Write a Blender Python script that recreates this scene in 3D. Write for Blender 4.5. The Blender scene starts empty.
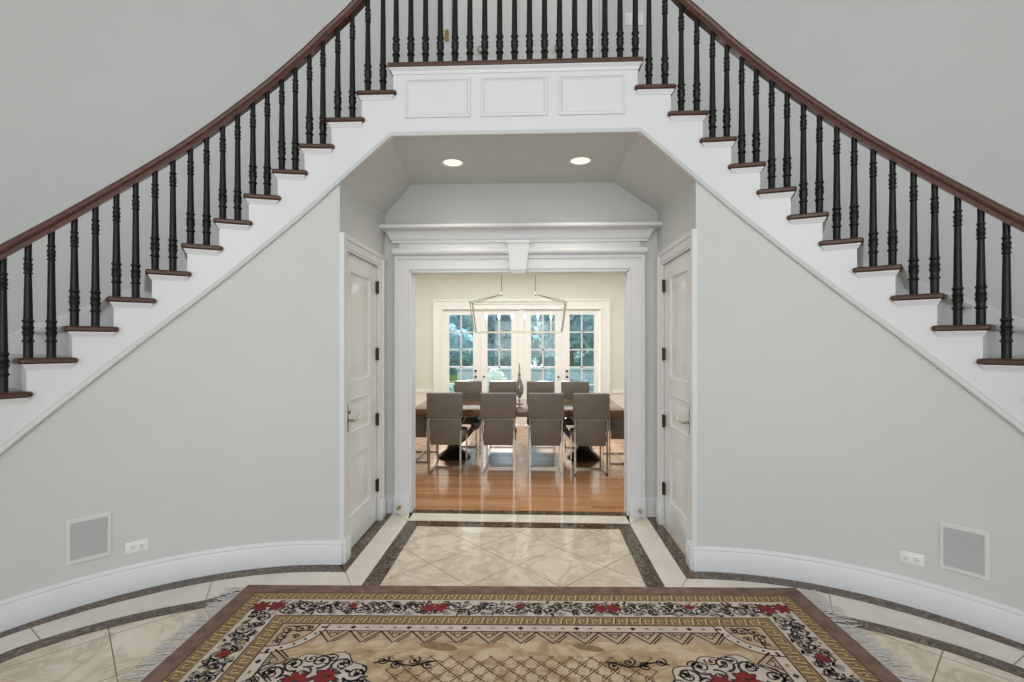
import bpy, bmesh, math, random
from mathutils import Vector, Matrix
random.seed(7)
PI = math.pi
sin, cos = math.sin, math.cos
SC = bpy.context.scene
COL = SC.collection

# ---------------------------------------------------------------- materials
def lin(c):
    out = []
    for v in c:
        v /= 255.0
        out.append(v / 12.92 if v <= .04045 else ((v + .055) / 1.055) ** 2.4)
    return tuple(out) + (1.0,)

class NT:
    def __init__(s, name):
        s.m = bpy.data.materials.new(name); s.m.use_nodes = True
        s.t = s.m.node_tree; s.b = s.t.nodes['Principled BSDF']
    def n(s, kind, **kw):
        nd = s.t.nodes.new(kind)
        for k, v in kw.items():
            if k in nd.inputs: nd.inputs[k].default_value = v
            else: setattr(nd, k, v)
        return nd
    def l(s, a, b): s.t.links.new(a, b)
    def coords(s, scale=(1, 1, 1), rot=(0, 0, 0)):
        tc = s.n('ShaderNodeTexCoord'); mp = s.n('ShaderNodeMapping')
        mp.inputs['Scale'].default_value = scale; mp.inputs['Rotation'].default_value = rot
        s.l(tc.outputs['Object'], mp.inputs['Vector']); return mp.outputs['Vector']
    def noise(s, vec, scale, detail=4, dist=0.0, rough=.5):
        nd = s.n('ShaderNodeTexNoise'); nd.inputs['Scale'].default_value = scale
        nd.inputs['Detail'].default_value = detail; nd.inputs['Distortion'].default_value = dist
        nd.inputs['Roughness'].default_value = rough
        s.l(vec, nd.inputs['Vector']); return nd.outputs['Fac']
    def ramp(s, fac, stops):
        nd = s.n('ShaderNodeValToRGB'); e = nd.color_ramp.elements
        while len(e) < len(stops): e.new(.5)
        for el, (p, c) in zip(e, stops): el.position = p; el.color = c
        s.l(fac, nd.inputs['Fac']); return nd.outputs['Color']
    def mix(s, fac, a, b, mode='MIX'):
        nd = s.n('ShaderNodeMix', data_type='RGBA', blend_type=mode)
        for sock, v in ((nd.inputs[0], fac), (nd.inputs[6], a), (nd.inputs[7], b)):
            if hasattr(v, 'is_linked') or isinstance(v, bpy.types.NodeSocket): s.l(v, sock)
            else: sock.default_value = v
        return nd.outputs[2]
    def bump(s, h, strength=.2, dist=.002):
        nd = s.n('ShaderNodeBump'); nd.inputs['Strength'].default_value = strength
        nd.inputs['Distance'].default_value = dist
        s.l(h, nd.inputs['Height']); s.l(nd.outputs['Normal'], s.b.inputs['Normal'])
    def base(s, c):
        if isinstance(c, bpy.types.NodeSocket): s.l(c, s.b.inputs['Base Color'])
        else: s.b.inputs['Base Color'].default_value = c
    def set(s, rough=.5, metal=0, spec=None, coat=0):
        s.b.inputs['Roughness'].default_value = rough; s.b.inputs['Metallic'].default_value = metal
        if spec is not None: s.b.inputs['Specular IOR Level'].default_value = spec
        if coat: s.b.inputs['Coat Weight'].default_value = coat; s.b.inputs['Coat Roughness'].default_value = .08
        return s.m

def paint(name, rgb, rough=.5, var=.03, nscale=3, bump=.05, metal=0, spec=None, coat=0, bscale=180):
    t = NT(name); v = t.coords()
    c = lin(rgb); d = tuple(x * (1 - var) for x in c[:3]) + (1,); u = tuple(min(1, x * (1 + var)) for x in c[:3]) + (1,)
    t.base(t.ramp(t.noise(v, nscale, 3), [(.3, d), (.7, u)]))
    if bump: t.bump(t.noise(v, bscale, 2), bump, .0008)
    return t.set(rough, metal, spec, coat)

M = {}
M['wall'] = paint('grey_green_wall_paint', (208, 210, 208), .55, .015)
M['trim'] = paint('white_gloss_trim_paint', (223, 224, 226), .32, .01, bump=.02)
M['doorp'] = paint('white_gloss_door_paint', (226, 226, 223), .16, .01, bump=.02)
M['cream'] = paint('cream_dining_wall_paint', (226, 225, 214), .55, .015)
M['creamtrim'] = paint('cream_white_trim_paint', (245, 243, 237), .35, .01, bump=.02)
M['black'] = paint('black_painted_turned_wood', (15, 16, 15), .38, .15, 20, .05, spec=.35)
M['brass'] = paint('aged_brass', (170, 150, 95), .3, .08, 30, 0, 1)
M['bronze'] = paint('dark_bronze_metal', (72, 68, 58), .35, .1, 30, 0, .9)
M['nickel'] = paint('satin_nickel', (176, 170, 150), .25, .05, 30, 0, 1)
M['chrome'] = paint('polished_chrome', (168, 162, 154), .16, .03, 30, 0, 1)
M['carpet'] = paint('pale_grey_stair_carpet', (206, 206, 202), .95, .04, 40, .4)
M['frame'] = paint('off_white_grille_frame', (218, 219, 217), .4, .01, bump=0)
M['plate'] = paint('white_plastic', (236, 237, 236), .3, .01, bump=0)
M['slot'] = paint('dark_socket_slot', (60, 60, 60), .6, .05, bump=0)
M['grille'] = paint('grey_perforated_grille', (180, 184, 183), .6, .03, bump=.4, bscale=500)
M['candle'] = paint('white_candle_sleeve', (240, 238, 230), .4, .01, bump=0)
M['pedestal'] = paint('black_lacquer_pedestal', (30, 26, 24), .25, .1, 12, 0)
M['seam'] = paint('grey_brown_grout', (138, 124, 104), .6, .1, 30, 0)

def wood(name, dark, light, rough, sc=(3, 3, 30), coat=0, ring=6):
    t = NT(name); v = t.coords(sc)
    f = t.noise(v, ring, 6, 1.2, .6)
    t.base(t.ramp(f, [(.3, lin(dark)), (.55, lin(tuple((a + b) / 2 for a, b in zip(dark, light)))), (.75, lin(light))]))
    t.bump(f, .08, .001)
    return t.set(rough, coat=coat)
M['rail'] = wood('mahogany_handrail', (58, 30, 21), (112, 66, 46), .28, (6, 6, 6), .3)
M['tread'] = wood('reddish_oak_tread', (56, 34, 25), (106, 68, 48), .34, (2, 24, 24), 0)
M['zebra'] = wood('glossy_zebrawood', (62, 40, 26), (150, 108, 72), .12, (20, 1.5, 20), .6, 3)
M['bark'] = wood('grey_brown_bark', (70, 62, 55), (110, 100, 90), .9, (8, 8, 2))

def leather(name, rgb):
    t = NT(name); v = t.coords()
    c = lin(rgb)
    t.base(t.ramp(t.noise(v, 8, 4), [(.3, tuple(x * .9 for x in c[:3]) + (1,)), (.7, tuple(x * 1.08 for x in c[:3]) + (1,))]))
    t.bump(t.noise(v, 350, 3), .25, .0008)
    return t.set(.5)
M['leather'] = leather('taupe_leather', (108, 98, 87))

def marble_tile():
    t = NT('cream_marble_diagonal_tile'); v = t.coords()
    n1 = t.noise(v, 2.6, 7, .5, .62); n2 = t.noise(v, 3.2, 8, .9, .66)
    c = t.ramp(n1, [(.28, lin((206, 190, 168))), (.5, lin((222, 210, 192))), (.72, lin((234, 225, 211)))])
    vein = t.ramp(n2, [(.40, (0, 0, 0, 1)), (.47, (.4, .4, .4, 1)), (.485, (.4, .4, .4, 1)), (.55, (0, 0, 0, 1))])
    c = t.mix(vein, c, lin((160, 136, 108)))
    # 45 degree grout grid; tile diagonal .61 m
    tc = t.n('ShaderNodeTexCoord'); sp = t.n('ShaderNodeSeparateXYZ'); t.l(tc.outputs['Object'], sp.inputs[0])
    def math_(op, a, b=None):
        nd = t.n('ShaderNodeMath', operation=op)
        for i, x in enumerate((a, b)):
            if x is None: continue
            if isinstance(x, bpy.types.NodeSocket): t.l(x, nd.inputs[i])
            else: nd.inputs[i].default_value = x
        return nd.outputs[0]
    x = math_('SUBTRACT', sp.outputs[0], .015); y = math_('SUBTRACT', sp.outputs[1], 3.44)
    g = None
    cell = []
    for op in ('ADD', 'SUBTRACT'):
        q = math_('DIVIDE', math_(op, x, y), .61)
        fr = math_('FRACT', q); cell.append(math_('FLOOR', q))
        d = math_('ABSOLUTE', math_('SUBTRACT', fr, .5))
        e = math_('GREATER_THAN', d, .5 - .0065)
        g = e if g is None else math_('MAXIMUM', g, e)
    cb = t.n('ShaderNodeCombineXYZ'); t.l(cell[0], cb.inputs[0]); t.l(cell[1], cb.inputs[1])
    wn = t.n('ShaderNodeTexWhiteNoise'); t.l(cb.outputs[0], wn.inputs['Vector'])
    c = t.mix(t.ramp(wn.outputs['Value'], [(0, (.12, .12, .12, 1)), (1, (0, 0, 0, 1))]), c, lin((176, 156, 128)))
    c = t.mix(g, c, lin((120, 104, 84)))
    t.base(c)
    t.l(math_('ADD', math_('MULTIPLY', g, .4), .07), t.b.inputs['Roughness'])
    return t.m
M['marble'] = marble_tile()

def creamstone():
    t = NT('plain_cream_limestone'); v = t.coords()
    t.base(t.ramp(t.noise(v, 4, 6, .8), [(.3, lin((216, 207, 194))), (.7, lin((228, 221, 210)))]))
    return t.set(.1)
M['band'] = creamstone()

def emperador():
    t = NT('dark_brown_veined_marble'); v = t.coords()
    n1 = t.noise(v, 9, 6, 1.5, .65); n2 = t.noise(v, 7, 8, 3, .6)
    c = t.ramp(n1, [(.3, lin((46, 34, 24))), (.5, lin((68, 51, 37))), (.75, lin((106, 84, 60)))])
    vein = t.ramp(n2, [(.48, (0, 0, 0, 1)), (.497, (.6, .6, .6, 1)), (.503, (.6, .6, .6, 1)), (.52, (0, 0, 0, 1))])
    t.base(t.mix(vein, c, lin((176, 160, 136))))
    return t.set(.1)
M['emp'] = emperador()

def oakfloor():
    t = NT('oak_strip_floor')
    tc = t.n('ShaderNodeTexCoord')
    br = t.n('ShaderNodeTexBrick'); br.offset = .37; br.squash = 1
    for k, v in (('Scale', 1.0), ('Mortar Size', .0012), ('Brick Width', 1.1), ('Row Height', .075), ('Bias', 0.0)): br.inputs[k].default_value = v
    br.inputs['Color1'].default_value = lin((176, 124, 86)); br.inputs['Color2'].default_value = lin((206, 158, 116))
    br.inputs['Mortar'].default_value = lin((96, 56, 34))
    t.l(tc.outputs['Object'], br.inputs['Vector'])
    mp = t.n('ShaderNodeMapping'); mp.inputs['Scale'].default_value = (1.5, 28, 1); t.l(tc.outputs['Object'], mp.inputs['Vector'])
    f = t.noise(mp.outputs['Vector'], 3, 5, .8, .6)
    gr = t.ramp(f, [(.3, (.72, .66, .6, 1)), (.7, (1, 1, 1, 1))])
    t.base(t.mix(1.0, br.outputs['Color'], gr, 'MULTIPLY'))
    return t.set(.16, coat=.4)
M['oak'] = oakfloor()

def glass(name, tint, alpha):
    t = NT(name); tr = t.n('ShaderNodeBsdfTransparent'); tr.inputs['Color'].default_value = tint
    gl = t.n('ShaderNodeBsdfGlossy'); gl.inputs['Roughness'].default_value = .02
    mx = t.n('ShaderNodeMixShader'); mx.inputs['Fac'].default_value = alpha
    t.l(tr.outputs[0], mx.inputs[1]); t.l(gl.outputs[0], mx.inputs[2])
    t.l(mx.outputs[0], t.t.nodes['Material Output'].inputs['Surface']); return t.m
M['glass'] = glass('blue_tinted_window_glass', (.88, .94, .97, 1), .06)
M['smoke'] = glass('smoky_decanter_glass', (.42, .40, .38, 1), .22)

def emit(name, rgb, strength):
    t = NT(name); t.b.inputs['Base Color'].default_value = lin(rgb)
    t.b.inputs['Emission Color'].default_value = lin(rgb); t.b.inputs['Emission Strength'].default_value = strength
    return t.m
M['lamp'] = emit('lit_recessed_lamp', (255, 246, 205), 1.1)
M['bulb'] = emit('lit_candle_bulb', (255, 248, 235), 2.5)

def leafy(name, a, b):
    t = NT(name); v = t.coords()
    c = t.ramp(t.noise(v, 3, 4), [(.3, lin(a)), (.7, lin(b))])
    t.base(c); t.set(.5)
    tl = t.n('ShaderNodeBsdfTranslucent'); t.l(c, tl.inputs['Color'])
    mx = t.n('ShaderNodeMixShader'); mx.inputs['Fac'].default_value = .45
    t.l(t.b.outputs[0], mx.inputs[1]); t.l(tl.outputs[0], mx.inputs[2])
    t.l(mx.outputs[0], t.t.nodes['Material Output'].inputs['Surface']); return t.m
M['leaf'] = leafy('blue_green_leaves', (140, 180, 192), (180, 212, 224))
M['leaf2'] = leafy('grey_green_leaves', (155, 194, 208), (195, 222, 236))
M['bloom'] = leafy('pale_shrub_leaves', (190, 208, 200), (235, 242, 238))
M['grass'] = leafy('lawn_grass', (98, 134, 62), (146, 176, 96))
M['stone'] = paint('pale_garden_stone', (178, 190, 198), .8, .1, 5, .3)
M['paving'] = paint('grey_terrace_paving', (186, 190, 188), .8, .08, 4, .2)

# rug wools
M['r_brown'] = paint('rug_wool_brown', (116, 92, 80), .95, .3, 14, .5, bscale=600)
M['r_gold'] = paint('rug_wool_gold', (136, 112, 80), .95, .16, 30, .5, bscale=600)
M['r_yellow'] = paint('rug_wool_straw', (190, 170, 118), .95, .1, 30, .4, bscale=600)
M['r_dark'] = paint('rug_wool_dark_brown', (62, 46, 40), .95, .15, 30, .4, bscale=600)
M['r_ink'] = paint('rug_wool_ink', (44, 36, 42), .95, .15, 30, .4, bscale=600)
M['r_ivory'] = paint('rug_wool_ivory', (194, 180, 168), .95, .1, 16, .5, bscale=600)
M['r_tan'] = paint('rug_wool_tan', (176, 154, 128), .95, .14, 16, .5, bscale=600)
M['r_line'] = paint('rug_wool_umber', (118, 92, 68), .95, .12, 30, .4, bscale=600)
M['r_red'] = paint('rug_wool_red', (126, 26, 28), .95, .15, 40, .4, bscale=600)
M['r_grey'] = paint('rug_wool_grey', (140, 136, 132), .95, .12, 30, .4, bscale=600)
M['r_fringe'] = paint('rug_cotton_fringe', (192, 188, 186), .95, .08, 30, 0)
def rugfield():
    t = NT('rug_wool_field'); v = t.coords((1, 1.6, 1))
    f = t.noise(v, 4.5, 7, .5, .68)
    t.base(t.ramp(f, [(.3, lin((138, 108, 76))), (.45, lin((172, 146, 112))), (.58, lin((198, 178, 150))), (.72, lin((172, 150, 116)))]))
    t.bump(t.noise(v, 600, 2), .5, .001)
    return t.set(.95)
M['r_field'] = rugfield()

# ---------------------------------------------------------------- mesh helper
class MB:
    def __init__(s): s.v = []; s.f = []; s.mi = []; s.mats = []
    def mat(s, m):
        if m not in s.mats: s.mats.append(m)
        return s.mats.index(m)
    def add(s, vs, fs, m=None):
        o = len(s.v); s.v += [tuple(p) for p in vs]
        k = s.mat(m) if m else 0
        for f in fs: s.f.append(tuple(i + o for i in f)); s.mi.append(k)
    def box(s, x0, x1, y0, y1, z0, z1, m=None):
        vs = [(x, y, z) for z in (z0, z1) for y in (y0, y1) for x in (x0, x1)]
        s.add(vs, [(0, 2, 3, 1), (4, 5, 7, 6), (0, 1, 5, 4), (2, 6, 7, 3), (0, 4, 6, 2), (1, 3, 7, 5)], m)
    def bevbox(s, x0, x1, y0, y1, z0, z1, r, seg=3, m=None, T=None):
        bm = bmesh.new()
        vs = [bm.verts.new((x, y, z)) for z in (z0, z1) for y in (y0, y1) for x in (x0, x1)]
        for f in [(0, 2, 3, 1), (4, 5, 7, 6), (0, 1, 5, 4), (2, 6, 7, 3), (0, 4, 6, 2), (1, 3, 7, 5)]: bm.faces.new([vs[i] for i in f])
        bmesh.ops.bevel(bm, geom=bm.edges[:], offset=r, segments=seg, profile=.5, affect='EDGES')
        bm.verts.index_update()
        s.add([(T @ v.co if T else v.co) for v in bm.verts], [[v.index for v in f.verts] for f in bm.faces], m); bm.free()
    def prism(s, pts0, pts1, m=None, caps=True):
        n = len(pts0); fs = [(i, (i + 1) % n, n + (i + 1) % n, n + i) for i in range(n)]
        if caps: fs += [tuple(range(n))[::-1], tuple(range(n, 2 * n))]
        s.add(list(pts0) + list(pts1), fs, m)
    def rings(s, rs, m=None, caps=True, closed=False):
        n = len(rs[0]); vs = [p for r in rs for p in r]; fs = []
        R_ = len(rs)
        for k in range(R_ if closed else R_ - 1):
            a, b = k * n, ((k + 1) % R_) * n
            for i in range(n): fs.append((a + i, a + (i + 1) % n, b + (i + 1) % n, b + i))
        if caps and not closed: fs += [tuple(range(n))[::-1], tuple(range((R_ - 1) * n, R_ * n))]
        s.add(vs, fs, m)
    def lathe(s, prof, c=(0, 0, 0), n=16, m=None, axis='z', T=None):
        rs = []
        for r, h in prof:
            ring = []
            for i in range(n):
                a = 2 * PI * i / n; p = (r * cos(a), r * sin(a), h)
                if axis == 'y': p = (p[0], h, -p[1])
                if axis == 'x': p = (h, p[0], p[1])
                p = Vector(p)
                if T: p = T @ p
                ring.append((p[0] + c[0], p[1] + c[1], p[2] + c[2]))
            rs.append(ring)
        s.rings(rs, m)
    def sweep(s, path, prof, up=(0, 0, 1), m=None, closed=False, upf=None):
        """prof: (side, up) pairs, carried along path."""
        path = [Vector(p) for p in path]; n = len(path); rs = []
        for i, p in enumerate(path):
            a = path[i - 1] if (i or closed) else path[0]; b = path[(i + 1) % n] if (i < n - 1 or closed) else path[-1]
            t = (b - a).normalized(); u0 = Vector(upf(i) if upf else up)
            sd = t.cross(u0).normalized(); uu = sd.cross(t).normalized()
            rs.append([p + sd * x + uu * y for x, y in prof])
        s.rings(rs, m, closed=closed)
    def tube(s, path, r, n=8, m=None, closed=False, up=(0, 0, 1)):
        s.sweep(path, [(r * cos(2 * PI * i / n), r * sin(2 * PI * i / n)) for i in range(n)], up, m, closed)
    def bar(s, a, b, w, m=None, up=(0, 0, 1), h=None):
        w /= 2; h = (h / 2) if h else w
        s.sweep([a, b], [(-w, -h), (w, -h), (w, h), (-w, h)], up, m)
    def build(s, name, m=None, parent=None, smooth=30, weld=True, T=None):
        me = bpy.data.meshes.new(name)
        bm = bmesh.new(); vs = [bm.verts.new(p) for p in s.v]; bm.verts.ensure_lookup_table()
        for f, k in zip(s.f, s.mi):
            if len(set(f)) < 3: continue
            try:
                fc = bm.faces.new([vs[i] for i in f]); fc.material_index = k
            except ValueError: pass
        if weld: bmesh.ops.remove_doubles(bm, verts=bm.verts[:], dist=1e-5)
        bmesh.ops.recalc_face_normals(bm, faces=bm.faces[:])
        if smooth:
            for f in bm.faces: f.smooth = True
        bm.to_mesh(me); bm.free()
        if smooth: me.set_sharp_from_angle(angle=math.radians(smooth))
        for mm in (s.mats or [m]): me.materials.append(mm)
        o = bpy.data.objects.new(name, me); COL.objects.link(o)
        if parent: o.parent = parent
        return o

def tag(o, label=None, cat=None, group=None, kind=None):
    for k, v in (('label', label), ('category', cat), ('group', group), ('kind', kind)):
        if v: o[k] = v
    return o
def empty(name, loc, rz=0, **kw):
    o = bpy.data.objects.new(name, None); COL.objects.link(o); o.location = loc; o.rotation_euler = (0, 0, rz)
    o.empty_display_size = .1
    return tag(o, **kw)
def struct(o, label=None): o['kind'] = 'structure'; return tag(o, label)
def copy_tree(o, parent=None):
    c = o.copy(); COL.objects.link(c)
    if parent: c.parent = parent
    for ch in o.children: copy_tree(ch, c)
    return c

# ---------------------------------------------------------------- plan of the hall
R, U0, ZF = 1.68, 1.2636, 3.4114          # stair face: straight front at ZF, then an arc of radius R from U0
W = 1.27                                  # stair width to the outer wall
HL, RISE = 3.506, .1852
NOS = [-.380, -.156, .060, .247, .427, .609, .788, .970, 1.159, 1.349, 1.540, 1.733]
while len(NOS) < 19: NOS.append(NOS[-1] + .190)
HT = [HL - RISE * k for k in range(19)]   # HT[0] landing
SE = 3.06                                 # end of the wall under the stair
def P(sd, s, off, h):
    if s <= 0: x, y = U0 + s, ZF + off
    else:
        a = s / R; x, y = U0 + (R + off) * sin(a), ZF - R + (R + off) * cos(a)
    return (sd * x, y, h)
MOLD = [(-.90, 3.012), (-.40, 3.012), (-.03, 2.690), (.44, 2.262), (.864, 1.860), (1.146, 1.598), (1.379, 1.375), (1.61, 1.155), (1.802, .973)]
def interp(tab, s):
    if s <= tab[0][0]: return tab[0][1]
    for (a, ha), (b, hb) in zip(tab, tab[1:]):
        if s <= b: return ha + (hb - ha) * (s - a) / (b - a)
    (a, ha), (b, hb) = tab[-2:]
    return hb + (hb - ha) / (b - a) * (s - b)
def mold(s): return max(.02, interp(MOLD, s))
PITCH = list(zip(NOS, HT))
def pitch(s):
    if s < NOS[0]: return HL
    return max(0.0, interp(PITCH, s))
def srange(a, b, st=.06):
    n = max(1, math.ceil((b - a) / st)); return [a + (b - a) * i / n for i in range(n + 1)]
SIDES = ((-1, 'left'), (1, 'right'))

# ---------------------------------------------------------------- floors
fl = MB()
fl.add([(-5, -3.0, 0), (5, -3.0, 0), (5, 4.47, 0), (-5, 4.47, 0)], [(0, 1, 2, 3)], M['marble'])
def strip(mb, A, B, z, m):
    n = len(A); vs = [(x, y, z) for x, y in A] + [(x, y, z) for x, y in B]
    mb.add(vs, [(i, i + 1, n + i + 1, n + i) for i in range(n - 1)], m)
def PF(sd, s, off): return P(sd, s, off, 0)[:2]
def tab(t): return lambda s: interp(t, s)
cream_in = tab([(0, .16), (.8, .385), (1.19, .35), (1.8, .275), (3, .27)])
Z1, Z2 = .0008, .0014
for sd, nm in SIDES:
    ss = srange(0, SE, .08)
    # along the curved wall: dark, cream, dark
    dk = tab([(0, .128), (1.2, .127), (1.8, .09), (3, .09)])
    A = [(sd * (1.22 if sd < 0 else 1.24), ZF)] + [PF(sd, s, 0) for s in ss]
    B = [(sd * 1.14, ZF - .128)] + [PF(sd, s, -dk(s)) for s in ss]
    strip(fl, A, B, Z2, M['emp'])
    sc = [s for s in ss]
    A = [(sd * 1.14, ZF - .128)] + [PF(sd, s, -dk(s)) for s in sc]
    C = [(sd * .97, ZF - .42)] + [PF(sd, s, -cream_in(s) if s > .5 else -.42 + (.42 - .385) * s / .8) for s in sc]
    strip(fl, A, C, Z1, M['band'])
    D_ = [(sd * .85, ZF - .53)] + [PF(sd, s, -(cream_in(s) if s > .5 else .42 - (.42 - .385) * s / .8) - .10) for s in sc]
    strip(fl, C, D_, Z2, M['emp'])
    # along the passage
    strip(fl, [(sd * 1.24, 4.44), (sd * 1.24, ZF)], [(sd * 1.145, 4.44), (sd * 1.14, ZF - .128)], Z2, M['emp'])
    strip(fl, [(sd * 1.145, 4.46), (sd * 1.14, ZF - .128)], [(sd * .963, 4.46), (sd * .97, ZF - .42)], Z1, M['band'])
    strip(fl, [(sd * .963, 4.265), (sd * .97, ZF - .42)], [(sd * .85, 4.135), (sd * .85, ZF - .53)], Z2, M['emp'])
    # mitre seams
    def seam(a, b, w=.005):
        a, b = Vector(a), Vector(b); n = Vector((-(b - a).y, (b - a).x)).normalized() * w / 2
        fl.add([(a + n).to_tuple() + (Z2 + .0004,), (b + n).to_tuple() + (Z2 + .0004,), (b - n).to_tuple() + (Z2 + .0004,), (a - n).to_tuple() + (Z2 + .0004,)], [(0, 1, 2, 3)], M['seam'])
    seam((sd * 1.14, ZF - .128), (sd * .97, ZF - .42)); seam((sd * 1.145, 4.455), (sd * .963, 4.265))
    for s in (.78, 1.7): seam(PF(sd, s, -dk(s)), PF(sd, s, -cream_in(s)))
strip(fl, [(-.994, 4.465), (.994, 4.465)], [(-.963, 4.265), (.963, 4.265)], Z1, M['band'])
strip(fl, [(-.963, 4.265), (.963, 4.265)], [(-.85, 4.135), (.85, 4.135)], Z2, M['emp'])
seam((0, 4.455), (0, 4.265), .004)
fl.add([(-.99, 4.455, Z2), (.99, 4.455, Z2), (.99, 4.555, Z2), (-.99, 4.555, Z2)], [(0, 1, 2, 3)], M['emp'])
struct(fl.build('floor', smooth=0, weld=False), 'polished cream marble hall floor with dark inlaid bands')
df = MB(); df.box(-3.2, 3.0, 4.556, 9.34, -.05, .001)
df.box(-.99, .99, 4.47, 4.556, -.05, -.001)
struct(df.build('floor', M['oak'], smooth=0), 'glossy oak strip floor of the dining room')
lf = MB(); lf.box(-.84, .84, ZF + .05, ZF + W, 3.30, HL - .002)
struct(lf.build('floor', M['tread'], smooth=0), 'upper landing floor')

# ---------------------------------------------------------------- curved walls under the stairs, outer walls
for sd, nm in SIDES:
    mb = MB(); ss = srange(-.034 if sd < 0 else -.022, SE, .06)
    mb.rings([[P(sd, s, 0, 0), P(sd, s, 0, mold(s)), P(sd, s, .06, mold(s)), P(sd, s, .06, 0)] for s in ss])
    struct(mb.build('wall_' + nm, M['wall']), f'curved grey wall under the {nm} staircase')
    mb = MB(); ss = [-U0 if sd > 0 else -U0] + srange(-1.1, 3.7, .1)
    mb.rings([[P(sd, s, W, 0), P(sd, s, W, 6.2), P(sd, s, W + .1, 6.2), P(sd, s, W + .1, 0)] for s in ss if s >= -.02 or True][1:])
    # leave the straight upper back to its own wall
    mb = MB(); ss = srange(-.02, 3.7, .1)
    mb.rings([[P(sd, s, W, 0), P(sd, s, W, 6.2), P(sd, s, W + .1, 6.2), P(sd, s, W + .1, 0)] for s in ss])
    struct(mb.build('wall_outer_' + nm, M['wall']), f'tall curved grey wall behind the {nm} staircase')
    # baseboard along the curved wall, with its return to the door casing
    prof = [(0, 0), (-.020, 0), (-.020, .125), (-.014, .138), (-.016, .148), (-.006, .165), (0, .165)]
    mb = MB()
    path = srange((-.034 if sd < 0 else -.022) - .022, 2.62, .06)
    mb.rings([[P(sd, s, a, h) for a, h in prof] for s in path])
    struct(mb.build('baseboard_' + nm, M['trim']), f'white baseboard along the curved wall on the {nm}')
# upper back wall, with the doorway of the double door
ub = MB(); y0, y1 = ZF + W, ZF + W + .12; DX = .70; DT = HL + 2.15
ub.box(-1.27, -DX, y0, y1, HL, 6.2); ub.box(DX, 1.27, y0, y1, HL, 6.2); ub.box(-DX, DX, y0, y1, DT, 6.2); ub.box(-DX - .05, DX + .05, y1, y1 + .03, HL - .1, DT + .1)  # last box: added backing that keeps daylight out of the door gaps
struct(ub.build('wall_upper', M['wall'], smooth=0), 'grey wall of the upper landing')

# ---------------------------------------------------------------- passage
YB = 4.48; OW, OH = .994, 2.212           # dining doorway half width and height
PXS = {-1: 1.231, 1: 1.25}
for sd, nm in SIDES:
    mb = MB(); PX = PXS[sd]
    d0, d1, dh = 3.515, 4.255, 2.225      # side door opening in this wall
    def panel(y0, y1, z0, z1):
        x0, x1 = sorted((sd * PX, sd * (PX + .12))); mb.box(x0, x1, y0, y1, z0, z1)
    panel(ZF + .001, d0, 0, 2.72); panel(d1, YB, 0, 2.76); panel(d0, d1, dh, 2.76)
    struct(mb.build('wall_passage_' + nm, M['wall'], smooth=0), f'{nm} side wall of the passage to the dining room')
bw = MB()
for sd in (-1, 1):
    x0, x1 = sorted((sd * OW, sd * 3.2)); bw.box(x0, x1, YB, 4.60, 0, 3.3)
bw.box(-OW, OW, YB, 4.60, OH, 3.3)
struct(bw.build('wall_back', M['wall'], smooth=0), 'wall with the wide opening to the dining room')
ce = MB()
F = [(-1.232, ZF + .002, 2.672), (-.872, ZF + .002, 3.010), (.862, ZF + .002, 3.010), (1.255, ZF + .002, 2.672)]
B = [(-1.232, YB, 2.735), (-.99, YB, 3.010), (.86, YB, 3.010), (1.255, YB, 2.735)]
up = lambda q: [(x, y, z + .05) for x, y, z in q]
for i in range(3):
    ce.prism([F[i], F[i + 1], up(F)[i + 1], up(F)[i]], [B[i], B[i + 1], up(B)[i + 1], up(B)[i]])
struct(ce.build('ceiling', M['wall'], smooth=0), 'canted ceiling of the passage')

def u_casing(mb, T, u0, u1, v0, v1, prof):
    """mitred casing round three sides of an opening: prof is (out, width) pairs, T(u, v, out)"""
    n = len(prof); vs = []
    for k in range(4):
        for t, w_ in prof: vs.append([T(u0 - w_, v0, t), T(u0 - w_, v1 + w_, t), T(u1 + w_, v1 + w_, t), T(u1 + w_, v0, t)][k])
    fs = [(k * n + i, k * n + (i + 1) % n, (k + 1) * n + (i + 1) % n, (k + 1) * n + i) for k in range(3) for i in range(n)]
    fs += [tuple(range(n)), tuple(range(3 * n, 4 * n))]
    mb.add(vs, fs)
# casing of the dining doorway with cornice and keystone
tr = MB()
def casing_profile(w):
    return [(0, 0), (.018, 0), (.018, .012), (.03, .016), (.034, w - .035), (.05, w - .03), (.05, w - .004), (.046, w), (0, w)]
u_casing(tr, lambda u, v, o: (u, YB - o, v), -OW, OW, .17, OH, casing_profile(.137))
for sd in (-1, 1):
    x0, x1 = sorted((sd * (OW - .002), sd * (OW + .145))); tr.bevbox(x0, x1, YB - .058, YB, 0, .175, .006, 2)
tr.box(-OW + .0145, OW - .0145, YB - .018, YB + .14, OH - .012, OH + .001)
for sd in (-1, 1):
    x0, x1 = sorted((sd * (OW - .014), sd * (OW + .001))); tr.box(x0, x1, YB - .016, YB + .14, 0, OH - .0125)
struct(tr.build('trim_1', M['trim']), 'white moulded casing around the dining doorway')
co = MB()
def mould_run(mb, pr, hx, y0):
    """profile pr of (projection, z), run along x with mitred returns to the wall"""
    L_ = [(-hx - p, y0 - p, z) for p, z in pr]; Rr = [(hx + p, y0 - p, z) for p, z in pr]
    Lb = [(-hx - p, y0, z) for p, z in pr]; Rb = [(hx + p, y0, z) for p, z in pr]
    n = len(pr); vs = Lb + L_ + Rr + Rb; fs = []
    for k in range(3):
        for i in range(n - 1): fs.append((k * n + i, k * n + i + 1, (k + 1) * n + i + 1, (k + 1) * n + i))
    fs.append((0, n, 2 * n, 3 * n)); fs.append((n - 1, 2 * n - 1, 3 * n - 1, 4 * n - 1))
    mb.add(vs, fs)
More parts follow.
